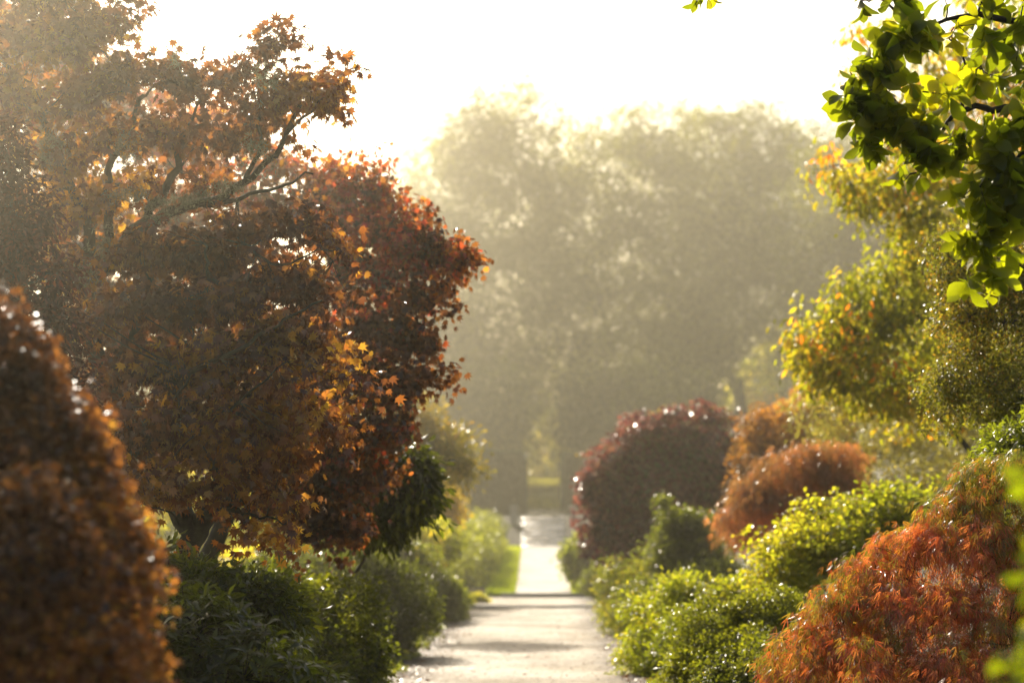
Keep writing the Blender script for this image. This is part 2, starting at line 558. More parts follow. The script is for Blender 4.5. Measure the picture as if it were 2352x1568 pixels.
# timber / stone edgings across the path where it steps up
o = box_obj('step_edging', [(-1.75, 1.22, 49.95, 50.06, -.02, .06)], M['stone'], origin=(0, 50, 0))
tag(o, 'low pale stone edging across the wide gravel path, nearer of two', 'edging', 'stone edgings across the path')
o = box_obj('step_edging', [(-.95, .98, 55.95, 56.06, .04, .15)], M['stone'], origin=(0, 56, 0))
tag(o, 'stone edging where the wide gravel path meets the narrow slope', 'edging', 'stone edgings across the path')

st = thing('stone_steps', (0.06, 73, 1.08), 'wet glinting stone steps climbing to the gap in the hedge', 'steps')
for i in range(6):
    y0, z0 = 73 + i * .6, 1.08 + i * .158
    so_ = box_obj('step', [(-.62, .74, y0, y0 + .62, z0 - .1, z0 + .158 - i * .0005, .02)], M['wetstone'], st)
    for v_ in so_.data.vertices:          # treads tilted toward the foot of the flight so they catch a sun glint
        if v_.co.z > z0 - .05 - 1.08:
            v_.co.z -= .115 * (1 - (v_.co.y - (y0 - 73)) / .62)
for x, lab in ((-.86, 'short stone post left of the wet steps in the hedge gap'), (.98, 'short stone post right of the wet steps in the hedge gap')):
    y0 = 75.6
    g = float(ground_z(y0))
    t = thing('stone_post', (x, y0, g), lab, 'post', 'posts beside the steps')
    box_obj('shaft', [(x - .11, x + .11, y0 - .11, y0 + .11, g - .1, g + .48)], M['stone'], t)
    box_obj('cap', [(x - .14, x + .14, y0 - .14, y0 + .14, g + .483, g + .56, .03)], M['stone'], t)

# ------------------------------------------------------------------ clipped hedges
def clipped_hedge(label, x0, x1, y0, y1, ztop, n, seed, cols, group='tall clipped hedges'):
    zb = float(ground_z(y0)) - .05
    root = thing('clipped_hedge', ((x0 + x1) / 2, y0, zb), label, 'hedge', group)
    w = []
    box(w, x0 + .12, x1 - .12, y0 + .12, y1 - .12, zb, ztop - .12, .05)
    core = mesh_obj('inner_twigs', np.array(w[0][0]), np.array(w[0][1]), M['darkbark'], root)
    r = np.random.default_rng(seed)
    A = [((x1 - x0) * (ztop - zb), 0), ((x1 - x0) * (y1 - y0), 1), ((y1 - y0) * (ztop - zb), 2), ((y1 - y0) * (ztop - zb), 3)]
    a = np.array([k[0] for k in A]); f = r.choice(4, n, p=a / a.sum())
    u, v = r.random(n), r.random(n)
    p = np.zeros((n, 3)); nn = np.zeros((n, 3))
    for k, (px, py, pz, nv) in enumerate([(x0 + u * (x1 - x0), y0 + 0 * u, zb + v * (ztop - zb), (0, -1, 0)), (x0 + u * (x1 - x0), y0 + v * (y1 - y0), ztop + 0 * u, (0, 0, 1)),
                                          (x0 + 0 * u, y0 + u * (y1 - y0), zb + v * (ztop - zb), (-1, 0, 0)), (x1 + 0 * u, y0 + u * (y1 - y0), zb + v * (ztop - zb), (1, 0, 0))]):
        s = f == k
        p[s] = np.stack([px, py, pz], 1)[s]; nn[s] = nv
    p -= nn * (np.abs(r.normal(size=(n, 1))) * .05 - .03 + .05 * noise3(p, 1.2, seed)[:, None])
    yd = nn + r.normal(size=(n, 3)) * .7 + [0, 0, .3]
    V, T, C = lay('rhomb', p, yd, norm(nn + r.normal(size=(n, 3)) * .8), .11 * r.uniform(.7, 1.3, n), palette(.5 + .4 * noise3(p, .8, seed) + .2 * r.normal(size=n), cols))
    mesh_obj('foliage', V, T, M['hedge'], root, C)


HG = [(.016, .022, .009), (.034, .042, .016), (.07, .08, .03)]
clipped_hedge('tall dark clipped hedge block left of the gap, beside the steps', -2.2, -.66, 82.2, 83.8, 4.12, 16000, 1, HG)
clipped_hedge('tall dark clipped hedge stretching behind the yellow leaved small tree', -9.5, -1.46, 81.4, 83, 4.15, 30000, 2, HG)
clipped_hedge('tall dark clipped hedge right of the gap, behind the dark red mound', .76, 7.5, 82, 83.6, 4.12, 30000, 3, HG)

# ------------------------------------------------------------------ grass and litter
def grass(name, x0, x1, y0, y1, n, h, seed, cols, edge=0):
    r = np.random.default_rng(seed)
    p = np.stack([r.uniform(x0, x1, n), r.uniform(y0, y1, n), np.zeros(n)], 1); p[:, 2] = ground_z(p[:, 1]) - .03
    yd = np.stack([r.normal(size=n) * .35, r.normal(size=n) * .35, np.ones(n)], 1)
    nr = np.stack([r.normal(size=n), r.normal(size=n), np.zeros(n)], 1)
    V, T, C = lay('thin', p, yd, nr, h * r.uniform(.6, 1.3, n), palette(.5 + .3 * noise3(p, .8, seed) + .2 * r.normal(size=n), cols))
    o = mesh_obj(name, V, T, M['grassblade'], colours=C)
    tag(o, kind='stuff')
    return o


GG = [(.08, .11, .014), (.13, .16, .018), (.19, .2, .03)]
o = grass('grass', -1.28, -.63, 56.1, 72.5, 14000, .11, 5, GG); tag(o, 'sunlit green grass verge on the left of the narrow path', 'grass')
o = grass('grass', .70, 1.2, 56.1, 72.5, 11000, .11, 6, GG); tag(o, 'sunlit green grass verge on the right of the narrow path', 'grass')
o = grass('grass', -6, 6, 85, 130, 60000, .4, 7, [(.03, .032, .012), (.055, .055, .02), (.09, .085, .035)]); tag(o, 'sunlit grass bank seen through the hedge gap', 'grass')

r = np.random.default_rng(3)
n = 2200
side = r.random(n) < .62
x = np.where(side, np.where(r.random(n) < .6, -1.62 + np.abs(r.normal(size=n)) * .22, 1.12 - np.abs(r.normal(size=n)) * .14), r.uniform(-1.6, 1.1, n))
y = 22 + 30 * r.random(n) ** 1.6
p = np.stack([x, y, np.where(y > 50.1, .085, .014) + 0 * x], 1)
V, T, C = lay('palmate', p, r.normal(size=(n, 3)) * [1, 1, .1], norm(np.stack([r.normal(size=n) * .3, r.normal(size=n) * .3, np.ones(n)], 1)), np.where(side, r.uniform(.018, .042, n), r.uniform(.01, .03, n)),
              palette(r.random(n), [(.04, .02, .01), (.12, .05, .02), (.25, .12, .03)]))
o = mesh_obj('fallen_leaves', V, T, M['litter'], colours=C)
tag(o, 'brown fallen leaves scattered along the gravel path edges', 'fallen leaves', kind='stuff')

r = np.random.default_rng(15)
n = 11000
p = np.stack([r.uniform(-1.7, 1.15, n), 20 + 30 * r.random(n) ** 1.5, .006 + .006 * r.random(n)], 1)
V, T, C = lay('round', p, r.normal(size=(n, 3)) * [1, 1, .35], norm(r.normal(size=(n, 3)) * .6 + [0, 0, 1]), r.uniform(.006, .018, n), palette(r.random(n), [(.16, .13, .1), (.34, .29, .22), (.5, .43, .34)]))
o = mesh_obj('loose_gravel', V, T, M['litter'], colours=C); tag(o, 'loose grit and small stones on the gravel path', 'gravel', kind='stuff')
r = np.random.default_rng(14)
n = 9000
sd_ = r.random(n) < .5
yy = 20 + 30 * r.random(n)
xx = np.where(sd_, -1.66 - np.abs(r.normal(size=n)) * .2 + .12 * np.sin(yy * 2.1), 1.16 + np.abs(r.normal(size=n)) * .2 + .1 * np.sin(yy * 1.7))
p = np.stack([xx, yy, .0 + .05 * r.random(n)], 1)
V, T, C = lay('rhomb', p, r.normal(size=(n, 3)) + [0, 0, .8], norm(r.normal(size=(n, 3)) + [0, 0, 1]), r.uniform(.025, .06, n), palette(.5 + .3 * noise3(p, 2, 3) + .2 * r.normal(size=n), [(.03, .022, .01), (.03, .042, .01), (.06, .075, .014)]))
o = mesh_obj('ground_cover', V, T, M['green'], colours=C); tag(o, 'low weeds and leaf mould along both path edges', 'ground cover', kind='stuff')

# ================================================================== the two big maples on the left
BROWN = [(.038, .015, .01), (.064, .023, .012), (.09, .034, .014), (.115, .05, .017), (.16, .085, .02), (.19, .125, .026)]
D1 = 17.0
m1 = [L(100, -40, 230, 150, 17.3), L(60, 170, 200, 170, 17.2), L(220, 110, 95, 110, 17.1), L(370, 190, 105, 75, 17), L(490, 205, 95, 75, 17), L(620, 180, 95, 85, 16.9),
      L(695, 215, 65, 75, 16.9), L(755, 205, 60, 26, 16.8, w=1.6), L(620, 115, 40, 30, 16.9, w=1.3), L(800, 200, 22, 12, 16.8, w=2), L(560, 290, 120, 60, 17.1, w=.55), L(400, 300, 130, 80, 17, w=.7), L(230, 330, 160, 110, 17.2, w=.7),
      L(400, 1185, 60, 40, 16.3, w=.8), L(560, 1180, 70, 40, 16.3, w=.8), L(310, 1170, 60, 60, 16.4, w=.8), L(130, 440, 150, 110, 17.3, w=.6), L(300, 430, 100, 60, 17.2, w=.45), L(180, 560, 130, 90, 17.5, w=.6), L(420, 410, 110, 50, 17.5, w=.5), L(120, 1000, 90, 90, 17.2, w=.6),
      L(480, 590, 190, 85, 16.8), L(680, 540, 75, 55, 16.5), L(765, 600, 52, 42, 16.4), L(590, 640, 170, 90, 16.6), L(360, 680, 170, 110, 16.8, w=.8),
      L(480, 780, 250, 110, 16.5), L(680, 770, 110, 100, 16.6), L(560, 900, 250, 110, 16.4), L(360, 940, 150, 120, 16.6), L(660, 970, 150, 90, 16.4), L(470, 1030, 190, 70, 16.3),
      L(350, 1120, 70, 40, 16.3, w=.7), L(650, 1205, 75, 32, 16.2, w=.5), L(220, 790, 120, 100, 16.9, w=.7), L(280, 1010, 90, 70, 16.7, w=.6)]
b1 = base_at(430, D1)


def lp(pts, d):
    out = []
    for q in pts:
        out.append(at(q[0], q[1], d if len(q) < 3 else q[2]))
    return out


limbs1 = [(np.vstack([b1, lp([(425, 1330), (460, 1200), (520, 1105)], D1)]), .105, .07),
          (lp([(450, 1225), (350, 1090, 17.1), (290, 960, 17.1), (235, 860, 17.1), (200, 720, 17.1)], D1), 0.0900, 0.0625),
          (lp([(520, 1105), (470, 1000), (400, 900, 16.7), (392, 850, 16.6), (430, 790, 16.5)], D1), 0.0720, 0.0350),
          (lp([(520, 1105), (600, 1010), (650, 900, 16.8), (690, 780, 16.8)], D1), 0.0660, 0.0312),
          (lp([(400, 900, 16.6), (440, 850, 15.9), (540, 810, 15.7), (640, 745, 15.7), (740, 690, 15.7)], 16.6), 0.0216, 0.0063), (lp([(420, 1000, 16.4), (500, 960, 15.9), (600, 880, 15.6), (660, 830, 15.6)], 16.4), 0.0144, 0.0037), (lp([(300, 960, 16.8), (380, 930, 16), (450, 850, 15.8), (500, 830, 15.7)], 16.4), 0.0144, 0.0037), (lp([(560, 560, 16.4), (620, 610, 16), (700, 590, 15.9), (780, 570, 15.9)], 16.4), 0.0120, 0.0037), (lp([(480, 700, 16.3), (475, 620, 16), (470, 560, 16.1)], 16.3), 0.0144, 0.0075),
          (lp([(200, 720), (205, 620), (200, 520), (150, 400), (80, 230)], 17.1), 0.0576, 0.0250),
          (lp([(205, 650), (260, 600), (300, 540), (350, 480), (400, 400), (420, 300)], 17), 0.0540, 0.0225),
          (lp([(300, 545), (390, 490), (470, 470), (560, 420), (640, 340), (690, 240)], 16.9), 0.0432, 0.0150),
          (lp([(470, 470), (540, 460), (640, 430), (720, 400)], 16.9), 0.0216, 0.0063),
          (lp([(260, 600), (240, 480), (250, 400), (290, 320), (330, 220)], 17.1), 0.0384, 0.0175),
          (lp([(235, 860), (300, 780), (330, 680), (345, 600), (380, 560)], 17), 0.0480, 0.0250),
          (lp([(640, 340), (700, 270), (750, 225), (810, 200)], 16.85), 0.0144, 0.0037), (lp([(560, 420), (590, 330), (600, 230), (610, 150)], 16.9), 0.0192, 0.0075)]
pt1 = [(at(700, 850, 16), .3, .9, .5), (at(420, 820, 15.9), .28, .85, .5), (at(330, 780, 16), .25, .95, .5), (at(640, 700, 15.9), .25, .72, .4), (at(480, 1060, 15.9), .3, .85, .5), (at(240, 420, 17.1), .42, .88, .8), (at(160, 400, 17.2), .3, .9, .5), (at(190, 690, 16.8), .3, .9, .4), (at(620, 850, 16.4), .4, .8, .35), (at(500, 960, 16.4), .5, .8, .35),
       (at(650, 1200, 16.2), .22, .92, .7), (at(350, 1130, 16.3), .25, .9, .7), (at(740, 210, 16.8), .3, .78, .45), (at(770, 590, 16.4), .22, .75, .5), (at(560, 830, 16.4), .4, .85, .3)]
root, cp1, _ = plant('maple_tree', 'tall brown and orange maple with mossy forked trunk, lichen on its branches', 'maple tree', b1, m1, BROWN, 'palmate', .046, 2700, 15, .08, 'maple',
      flat=.28, inner=.36, lump=.36, hollows=-.05, tier=(.42, .6), up=.35, outw=.5, droop=.9, face=.6, radial=.7, freq=2.2, bias=-.1, patches=pt1, r_base=.1, limbs=limbs1, twigs=900, twig_r=.004, bark='bark', wob=.012,
      leafname='crown', woodname='trunk', sprigs=240, sprig_len=.12, wn=.45)

# lichen tufts on the limbs
r = np.random.default_rng(21)
spots = [(380, 470, 17, 75, 20), (300, 450, 17, 45, 22), (440, 455, 16.8, 50, 16), (120, 330, 17.1, 45, 35), (100, 360, 17, 30, 30), (240, 560, 17, 30, 40), (520, 430, 16.8, 40, 22), (580, 350, 16.8, 40, 30), (610, 180, 16.7, 30, 30),
         (400, 140, 16.9, 20, 14), (370, 500, 16.9, 40, 14), (290, 340, 17, 30, 40), (330, 960, 16.5, 35, 14), (420, 980, 16.4, 25, 14), (200, 640, 17, 25, 45)]
P = []
for (cx, cy, d, rx, ry) in spots:
    k = int(22 * rx * ry / 900) + 8
    q = r.normal(size=(k, 3)) * [rx * .55, .12, ry * .55]
    for a in q:
        P.append(at(cx + a[0], cy + a[2], d - .25 + a[1]))
P = np.array(P)
P = np.repeat(P, 16, axis=0); P = P + r.normal(size=P.shape) * .012
yd = r.normal(size=P.shape)
V, T, C = lay('thin', P, yd, norm(r.normal(size=P.shape)), r.uniform(.02, .045, len(P)), palette(r.random(len(P)), [(.12, .125, .08), (.2, .2, .13), (.3, .3, .21)]))
mesh_obj('lichen', V, T, M['lichen'], root, C)

D2 = 21.0
m2 = [L(650, 430, 100, 70, 21.3), L(735, 415, 60, 55, 21.2), L(822, 385, 42, 30, 21, w=.8), L(872, 408, 30, 14, 21, w=.6), L(800, 480, 110, 70, 21), L(905, 505, 80, 55, 20.9), L(965, 560, 60, 60, 20.9), L(1050, 595, 46, 32, 20.8), L(1010, 620, 45, 40, 20.8),
      L(1015, 700, 48, 36, 20.8), L(880, 640, 130, 100, 20.8), L(925, 800, 70, 60, 20.8), L(1005, 862, 30, 22, 20.7, w=.6), L(960, 745, 40, 40, 20.8), L(850, 820, 120, 120, 20.8), L(820, 950, 120, 110, 20.7), L(900, 905, 55, 50, 20.7),
      L(720, 1040, 150, 110, 20.9), L(750, 1160, 100, 75, 20.7), L(800, 1222, 40, 40, 20.6, w=.7), L(870, 1000, 55, 55, 20.7), L(640, 800, 150, 250, 21.4, w=.6), L(620, 1090, 130, 90, 21), L(690, 1200, 60, 40, 20.7, w=.7)]
b2 = base_at(330, 22.4)
BROWN2 = [(.03, .013, .009), (.05, .02, .012), (.07, .029, .014), (.1, .044, .017), (.19, .028, .022), (.24, .11, .025)]
RED2 = [(at(860, 540, 20.4), .5, .8, .75), (at(1030, 640, 20.6), .3, .95, .4)]
root2, cp2, _ = plant('maple_tree', 'rounded russet maple with drooping branch ends and a red patch, behind the taller one', 'maple tree', b2, m2, BROWN2, 'palmate', .043, 2100, 16, .08, 'maple',
      flat=.35, inner=.3, lump=.32, hollows=-.08, tier=(.4, .55), up=.3, outw=.5, droop=.9, face=.6, radial=.7, freq=1.4, bias=-.12, patches=RED2, r_base=.11, twigs=450, twig_r=.005, bark='bark', wob=.03,
      leafname='crown', woodname='trunk', sprigs=200, sprig_len=.12, fork=at(560, 1090, 21.7), wn=.45)
m3 = [L(150, 230, 170, 140, 23, w=1.3), L(60, 60, 150, 130, 23, w=1.2), L(310, 270, 130, 95, 22.6, w=1.4), L(470, 310, 130, 80, 22.4, w=1.2), L(570, 330, 90, 60, 22.2, w=.8), L(500, 520, 130, 110, 23.5), L(330, 500, 150, 130, 24), L(150, 480, 160, 150, 24), L(420, 700, 170, 160, 23.5), L(220, 720, 170, 170, 24), L(60, 700, 130, 200, 24), L(330, 930, 170, 130, 23.5), L(130, 960, 150, 150, 24), L(500, 860, 120, 130, 23.3), L(430, 400, 90, 60, 24, w=.7), L(250, 1090, 150, 60, 23.5)]
plant('maple_tree', 'dark brown maple filling the space behind the mossy forked limbs', 'maple tree', base_at(250, 24), m3, BROWN2, 'palmate', .05, 1900, 16, .1, 'maple',
      flat=.4, inner=.3, lump=.24, outw=.5, droop=.9, face=.6, radial=.7, bias=-.1, r_base=.1, twigs=200, twig_r=.005, bark='bark', leafname='crown', woodname='trunk', sprigs=60)

# dark purple red shrub tree at the left edge
PURP = [(.02, .008, .011), (.04, .013, .016), (.07, .018, .018), (.12, .035, .022)]
plant('smoke_bush', 'dark purple red glossy leaved bush at the left edge', 'bush', base_at(-40, 14.5), [L(-20, 360, 70, 90, 14.6), L(20, 500, 95, 100, 14.5), L(40, 640, 110, 100, 14.4), L(60, 770, 120, 110, 14.3), L(100, 900, 120, 110, 14.4), L(-60, 600, 120, 200, 14.8)], PURP,
      'blade', .05, 1500, 18, .06, 'wet', inner=.25, droop=.6, r_base=.06, twigs=250, sprigs=60, woodname='trunk', leafname='crown')

# ------------------------------------------------------------------ weeping maple close by on the left (out of focus)
W1 = [(.05, .024, .013), (.095, .045, .02), (.14, .068, .028), (.18, .095, .036), (.18, .12, .035)]


def hang(scale=.7, zt=.0):
    def f(pos, yd, nr, sc, co):
        yd = norm(yd) * scale + np.array([0, 0, -.8 + zt])
        return pos, yd, nr, sc, co
    return f


plant('weeping_maple', 'large brown orange weeping maple mound close by at the lower left, out of focus', 'weeping maple', base_at(-60, 8.5),
      [L(-70, 930, 235, 215, 8.8), L(-10, 1030, 215, 200, 8.7), L(40, 1130, 215, 190, 8.6), L(85, 1240, 220, 190, 8.5), L(130, 1350, 235, 190, 8.45), L(175, 1480, 205, 215, 8.4), L(-40, 1330, 250, 250, 8.0), L(30, 1590, 270, 260, 7.9), L(-150, 1700, 300, 300, 8.2)],
      W1, 'palmate', .023, 6800, 13, .045, 'dewy', flat=.6, inner=.15, lump=.2, hollows=-.06, up=.2, outw=1.0, droop=.5, face=2.0, wl=.2, r_base=.06, twigs=150, sprigs=160, sprig_len=.07, fin=hang(.8, .35), woodname='trunk', leafname='crown')

# ------------------------------------------------------------------ evergreen and deciduous shrubs, left of the path
DKG = [(.01, .013, .005), (.018, .024, .007), (.027, .036, .009), (.045, .053, .012)]
LTG = [(.028, .038, .009), (.048, .062, .012), (.07, .085, .014), (.11, .105, .02)]
YEL = [(.07, .085, .014), (.15, .16, .022), (.23, .22, .03), (.28, .23, .04)]


def rhodo(label, base, lobes, n, size, cols, seed, name='rhododendron'):
    """long leaves in whorls at each shoot tip"""
    SEED[0] += 37
    r = np.random.default_rng(seed)
    root = thing(name, base, label, 'shrub')
    cp, out, k = clusters_of(lobes, n, seed, .3, .15)
    ax = norm(out * .6 + [0, 0, .7] + r.normal(size=cp.shape) * .35)
    per = 9
    ci = np.repeat(np.arange(len(cp)), per); j = np.tile(np.arange(per), len(cp))
    a = ax[ci]
    u = norm(np.cross(a, [.3, .9, .2])); v = np.cross(a, u)
    ang = j * 2.4 + r.uniform(0, 6.28, len(cp))[ci]
    rad = u * np.cos(ang)[:, None] + v * np.sin(ang)[:, None]
    lift = np.linspace(.9, -.25, per)[j][:, None] + r.normal(size=(len(ci), 1)) * .15
    yd = rad + a * lift
    nr = norm(a - rad * lift * .8 + r.normal(size=a.shape) * .15)
    pos = cp[ci] - a * (j[:, None] * size * .05)
    sc = size * r.uniform(.7, 1.15, len(ci))
    co = palette(.5 + .3 * noise3(pos, 2, seed) + .15 * r.normal(size=len(cp))[ci] + .1 * r.normal(size=len(ci)), cols)
    pos[:, 2] = np.maximum(pos[:, 2], ground_z(pos[:, 1]) + .03)
    V, T, C = lay('long', pos, yd, nr, sc, co)
    mesh_obj('foliage', V, T, M['green'], root, C)
    wood, tw = grow(np.array(base), lobes, cp, .035, seed + 4, (), 250, .005, .03)
    wood.raw(tw, 0, None); wood.build('stem', M['darkbark'], root)


rhodo('dark rhododendron with long leaves in whorls at the bottom left', base_at(560, 13.6), [L(450, 1470, 130, 130, 13.6), L(560, 1560, 170, 140, 13.5), L(400, 1420, 90, 90, 13.8), L(700, 1640, 140, 110, 13.8), L(330, 1600, 120, 200, 13.4)], 900, .11, DKG, 31)
plant('evergreen_shrub', 'dark low evergreen mound round the foot of the mossy maple trunk', 'shrub', base_at(470, 15.6), [L(430, 1385, 110, 75, 15.6), L(540, 1385, 90, 60, 15.8), L(350, 1350, 80, 80, 15.6), L(620, 1410, 80, 60, 15.9)], DKG,
      'blade', .07, 900, 13, .06, 'green', inner=.3, bias=.1, r_base=.03, twigs=120, sprigs=120, sprig_len=.08)
plant('evergreen_shrub', 'dark leathery shrub beneath the maples with its outline against the hedge', 'shrub', base_at(740, 23.6), [L(880, 1110, 95, 85, 23), L(950, 1120, 48, 65, 22.8), L(800, 1150, 90, 80, 23.2), L(930, 1060, 45, 45, 23), L(870, 1200, 60, 40, 22.9)], DKG,
      'blade', .1, 800, 14, .09, 'green', inner=.4, droop=.7, r_base=.05, twigs=200, sprigs=60)
plant('azalea_shrub', 'dark fine leaved shrub spilling to the lower left of the path', 'shrub', base_at(760, 22.5), [L(640, 1440, 130, 130, 22.4), L(760, 1480, 110, 140, 22.5), L(840, 1530, 60, 110, 22.6), L(700, 1560, 140, 120, 22), L(600, 1560, 120, 100, 21.5)], DKG,
      'rhomb', .05, 2600, 16, .055, 'green', inner=.3, droop=.1, r_base=.04, twigs=300, sprigs=160, sprig_len=.08)
plant('azalea_shrub', 'dark rounded shrub overhanging the left path edge in mid distance', 'shrub', base_at(890, 31), [L(800, 1360, 110, 100, 31), L(900, 1380, 80, 90, 31), L(955, 1420, 55, 75, 31.2), L(850, 1440, 100, 90, 30.6), L(720, 1340, 90, 70, 30), L(650, 1330, 90, 60, 29)], DKG,
      'rhomb', .055, 2600, 16, .065, 'green', inner=.3, droop=.1, bias=.1, r_base=.04, twigs=300, sprigs=160, sprig_len=.1)
plant('azalea_shrub', 'sunlit shrub at the left path edge just before the edging', 'shrub', base_at(960, 42), [L(930, 1330, 90, 75, 42), L(1000, 1370, 55, 55, 42.5), L(1040, 1390, 28, 34, 43.5), L(900, 1300, 70, 60, 42)], LTG,
      'rhomb', .07, 1800, 15, .08, 'wet', inner=.3, droop=.1, r_base=.04, twigs=200, sprigs=120, sprig_len=.12)
plant('yellowing_shrub', 'yellow green sunlit shrub behind the dark rounded one', 'shrub', base_at(900, 47), [L(880, 1260, 80, 60, 47), L(960, 1255, 80, 55, 47.5), L(1010, 1250, 40, 45, 48), L(850, 1230, 50, 40, 47), L(700, 1290, 80, 50, 44), L(780, 1280, 70, 50, 46)], YEL,
      'round', .075, 1500, 14, .09, 'yellow', inner=.3, r_base=.04, twigs=200, sprigs=160, sprig_len=.15)
plant('yellowing_shrub', 'bright yellow green bush glowing through the gap under the maples', 'shrub', base_at(500, 34), [L(420, 1140, 70, 60, 36), L(520, 1190, 90, 50, 35), L(620, 1240, 90, 50, 34), L(700, 1260, 80, 40, 35), L(600, 1310, 100, 40, 33), L(560, 1130, 110, 60, 36)], YEL,
      'round', .075, 1500, 14, .09, 'yellow', inner=.3, r_base=.04, twigs=200, sprigs=60, sprig_len=.12)
plant('low_mound', 'small low green mound on the left beside the stone edging', 'shrub', base_at(1098, 51.8), [L(1097, 1382, 19, 17, 51.8)], LTG, 'rhomb', .05, 260, 12, .05, 'green', inner=.3, r_base=.015, twigs=30, bias=.1)
plant('low_mound', 'small yellow leaved plant at the left path edge by the edging', 'shrub', base_at(1062, 50.5), [L(1058, 1378, 20, 20, 50.5)], YEL, 'round', .06, 160, 10, .06, 'yellow', inner=.3, r_base=.015, twigs=30)


def box_hedge_lobes(x0, x1, y0, y1, h, step=.9):
    out = []
    for yy in np.arange(y0, y1, step):
        g = float(ground_z(yy)); xm = (x0 + x1) / 2; w = (x1 - x0) / 2
        out.append(dict(c=np.array([xm, yy, g + h * .5]), r=np.array([w, step * .8, h * .56]), w=1.0))
    return out


plant('low_hedge', 'low rounded green hedge along the left grass verge', 'hedge', np.array([-1.75, 58, .2]), box_hedge_lobes(-2.45, -1.12, 58.3, 71, 1.15), DKG + [(.08, .095, .018)], 'rhomb', .075, 3200, 13, .08, 'green',
      inner=.25, bias=.22, r_base=.03, twigs=150, sprigs=300, sprig_len=.12)

plant('laurel_bank', 'dark evergreen bank closing the view under the maples', 'shrub', base_at(450, 46), [L(150, 1150, 200, 120, 46), L(400, 1190, 180, 110, 46), L(620, 1180, 170, 110, 46.5), L(800, 1190, 120, 90, 47), L(500, 1290, 250, 80, 45)], DKG,
      'blade', .13, 1500, 14, .17, 'green', inner=.3, bias=.05, r_base=.06, twigs=80)
# small yellow and orange trees in mid distance, left
plant('small_tree', 'small tree with yellow and orange leaves reaching out in front of the hedge', 'tree', base_at(900, 38), [L(960, 990, 60, 55, 38), L(1030, 1020, 55, 45, 38), L(1075, 1075, 32, 30, 38), L(1000, 1070, 70, 45, 38), L(920, 950, 60, 50, 38), L(880, 1020, 60, 60, 38)],
      [(.05, .05, .018), (.085, .075, .025), (.13, .1, .03), (.19, .11, .028)], 'blade', .09, 750, 13, .11, 'wet', inner=.4, r_base=.05, twigs=200, sprigs=80, sprig_len=.15, woodname='trunk', leafname='crown')
plant('small_tree', 'small tree with pale golden leaves below the yellow orange one', 'tree', base_at(960, 52), [L(1010, 1150, 45, 40, 52), L(980, 1190, 60, 35, 52), L(1030, 1190, 30, 30, 52), L(950, 1150, 50, 50, 52)],
      [(.1, .08, .02), (.17, .13, .03), (.24, .17, .04)], 'round', .09, 600, 12, .11, 'yellow', inner=.4, r_base=.05, twigs=120, sprigs=60, sprig_len=.15, woodname='trunk', leafname='crown')

# ------------------------------------------------------------------ right of the path
plant('red_dome_tree', 'dark red flat topped dome of a weeping tree right of the path', 'tree', base_at(1530, 45), [L(1490, 1055, 95, 90, 45), L(1585, 1015, 100, 78, 45.2), L(1690, 1075, 62, 70, 45.4), L(1425, 1120, 80, 95, 44.8), L(1400, 1180, 60, 90, 44.7), L(1560, 1130, 150, 110, 45), L(1430, 1250, 55, 60, 44.6), L(1530, 1230, 120, 80, 44.8), L(1660, 1130, 80, 80, 45.3), L(1720, 1110, 50, 70, 45.5), L(1380, 1250, 40, 50, 44.6), L(1480, 1270, 70, 50, 44.7)],
      [(.022, .008, .009), (.042, .012, .014), (.08, .02, .022), (.13, .045, .035), (.08, .07, .025)], 'round', .085, 3300, 16, .09, 'burgundy', inner=.22, droop=.8, low=-.6, r_base=.08, twigs=250, sprigs=240, sprig_len=.14, woodname='trunk', leafname='crown')
plant('small_shrub', 'small bright green shrub below the red dome, on the path edge', 'shrub', base_at(1345, 57), [L(1338, 1280, 42, 52, 57.5), L(1375, 1300, 35, 45, 57)], LTG, 'round', .09, 600, 12, .1, 'green', inner=.3, bias=.1, r_base=.03, twigs=80, sprigs=60, sprig_len=.12)
plant('small_shrub', 'small dark green clipped shrub right of the narrow path foot', 'shrub', base_at(1385, 54.5), [L(1375, 1330, 32, 34, 54.5), L(1410, 1325, 35, 40, 54.2)], DKG, 'rhomb', .07, 500, 12, .07, 'green', inner=.3, bias=.15, r_base=.03, twigs=60, sprigs=50, sprig_len=.08)
plant('conical_shrub', 'cone shaped grey green shrub with a leaning tip', 'shrub', base_at(1570, 38), [L(1580, 1270, 75, 60, 38), L(1585, 1310, 85, 45, 38), L(1582, 1230, 58, 50, 38), L(1560, 1205, 34, 36, 38), L(1537, 1180, 14, 24, 38, w=1.4), L(1520, 1158, 8, 18, 37.9, w=2.5)], [(.014, .02, .01), (.026, .034, .015), (.045, .055, .022)],
      'rhomb', .06, 1500, 14, .06, 'green', inner=.3, up=1.4, r_base=.03, twigs=120, sprigs=120, sprig_len=.12)
plant('brown_mound', 'brown red rounded bush behind the orange weeping maple mound', 'bush', base_at(1800, 42), [L(1800, 1010, 95, 85, 42), L(1870, 960, 70, 60, 42.3), L(1740, 1060, 55, 60, 41.8), L(1850, 1060, 110, 100, 42)], [(.035, .02, .012), (.065, .034, .016), (.11, .05, .02), (.16, .09, .03)],
      'rhomb', .075, 1900, 15, .09, 'wet', inner=.25, r_base=.05, twigs=150, sprigs=120, sprig_len=.12)
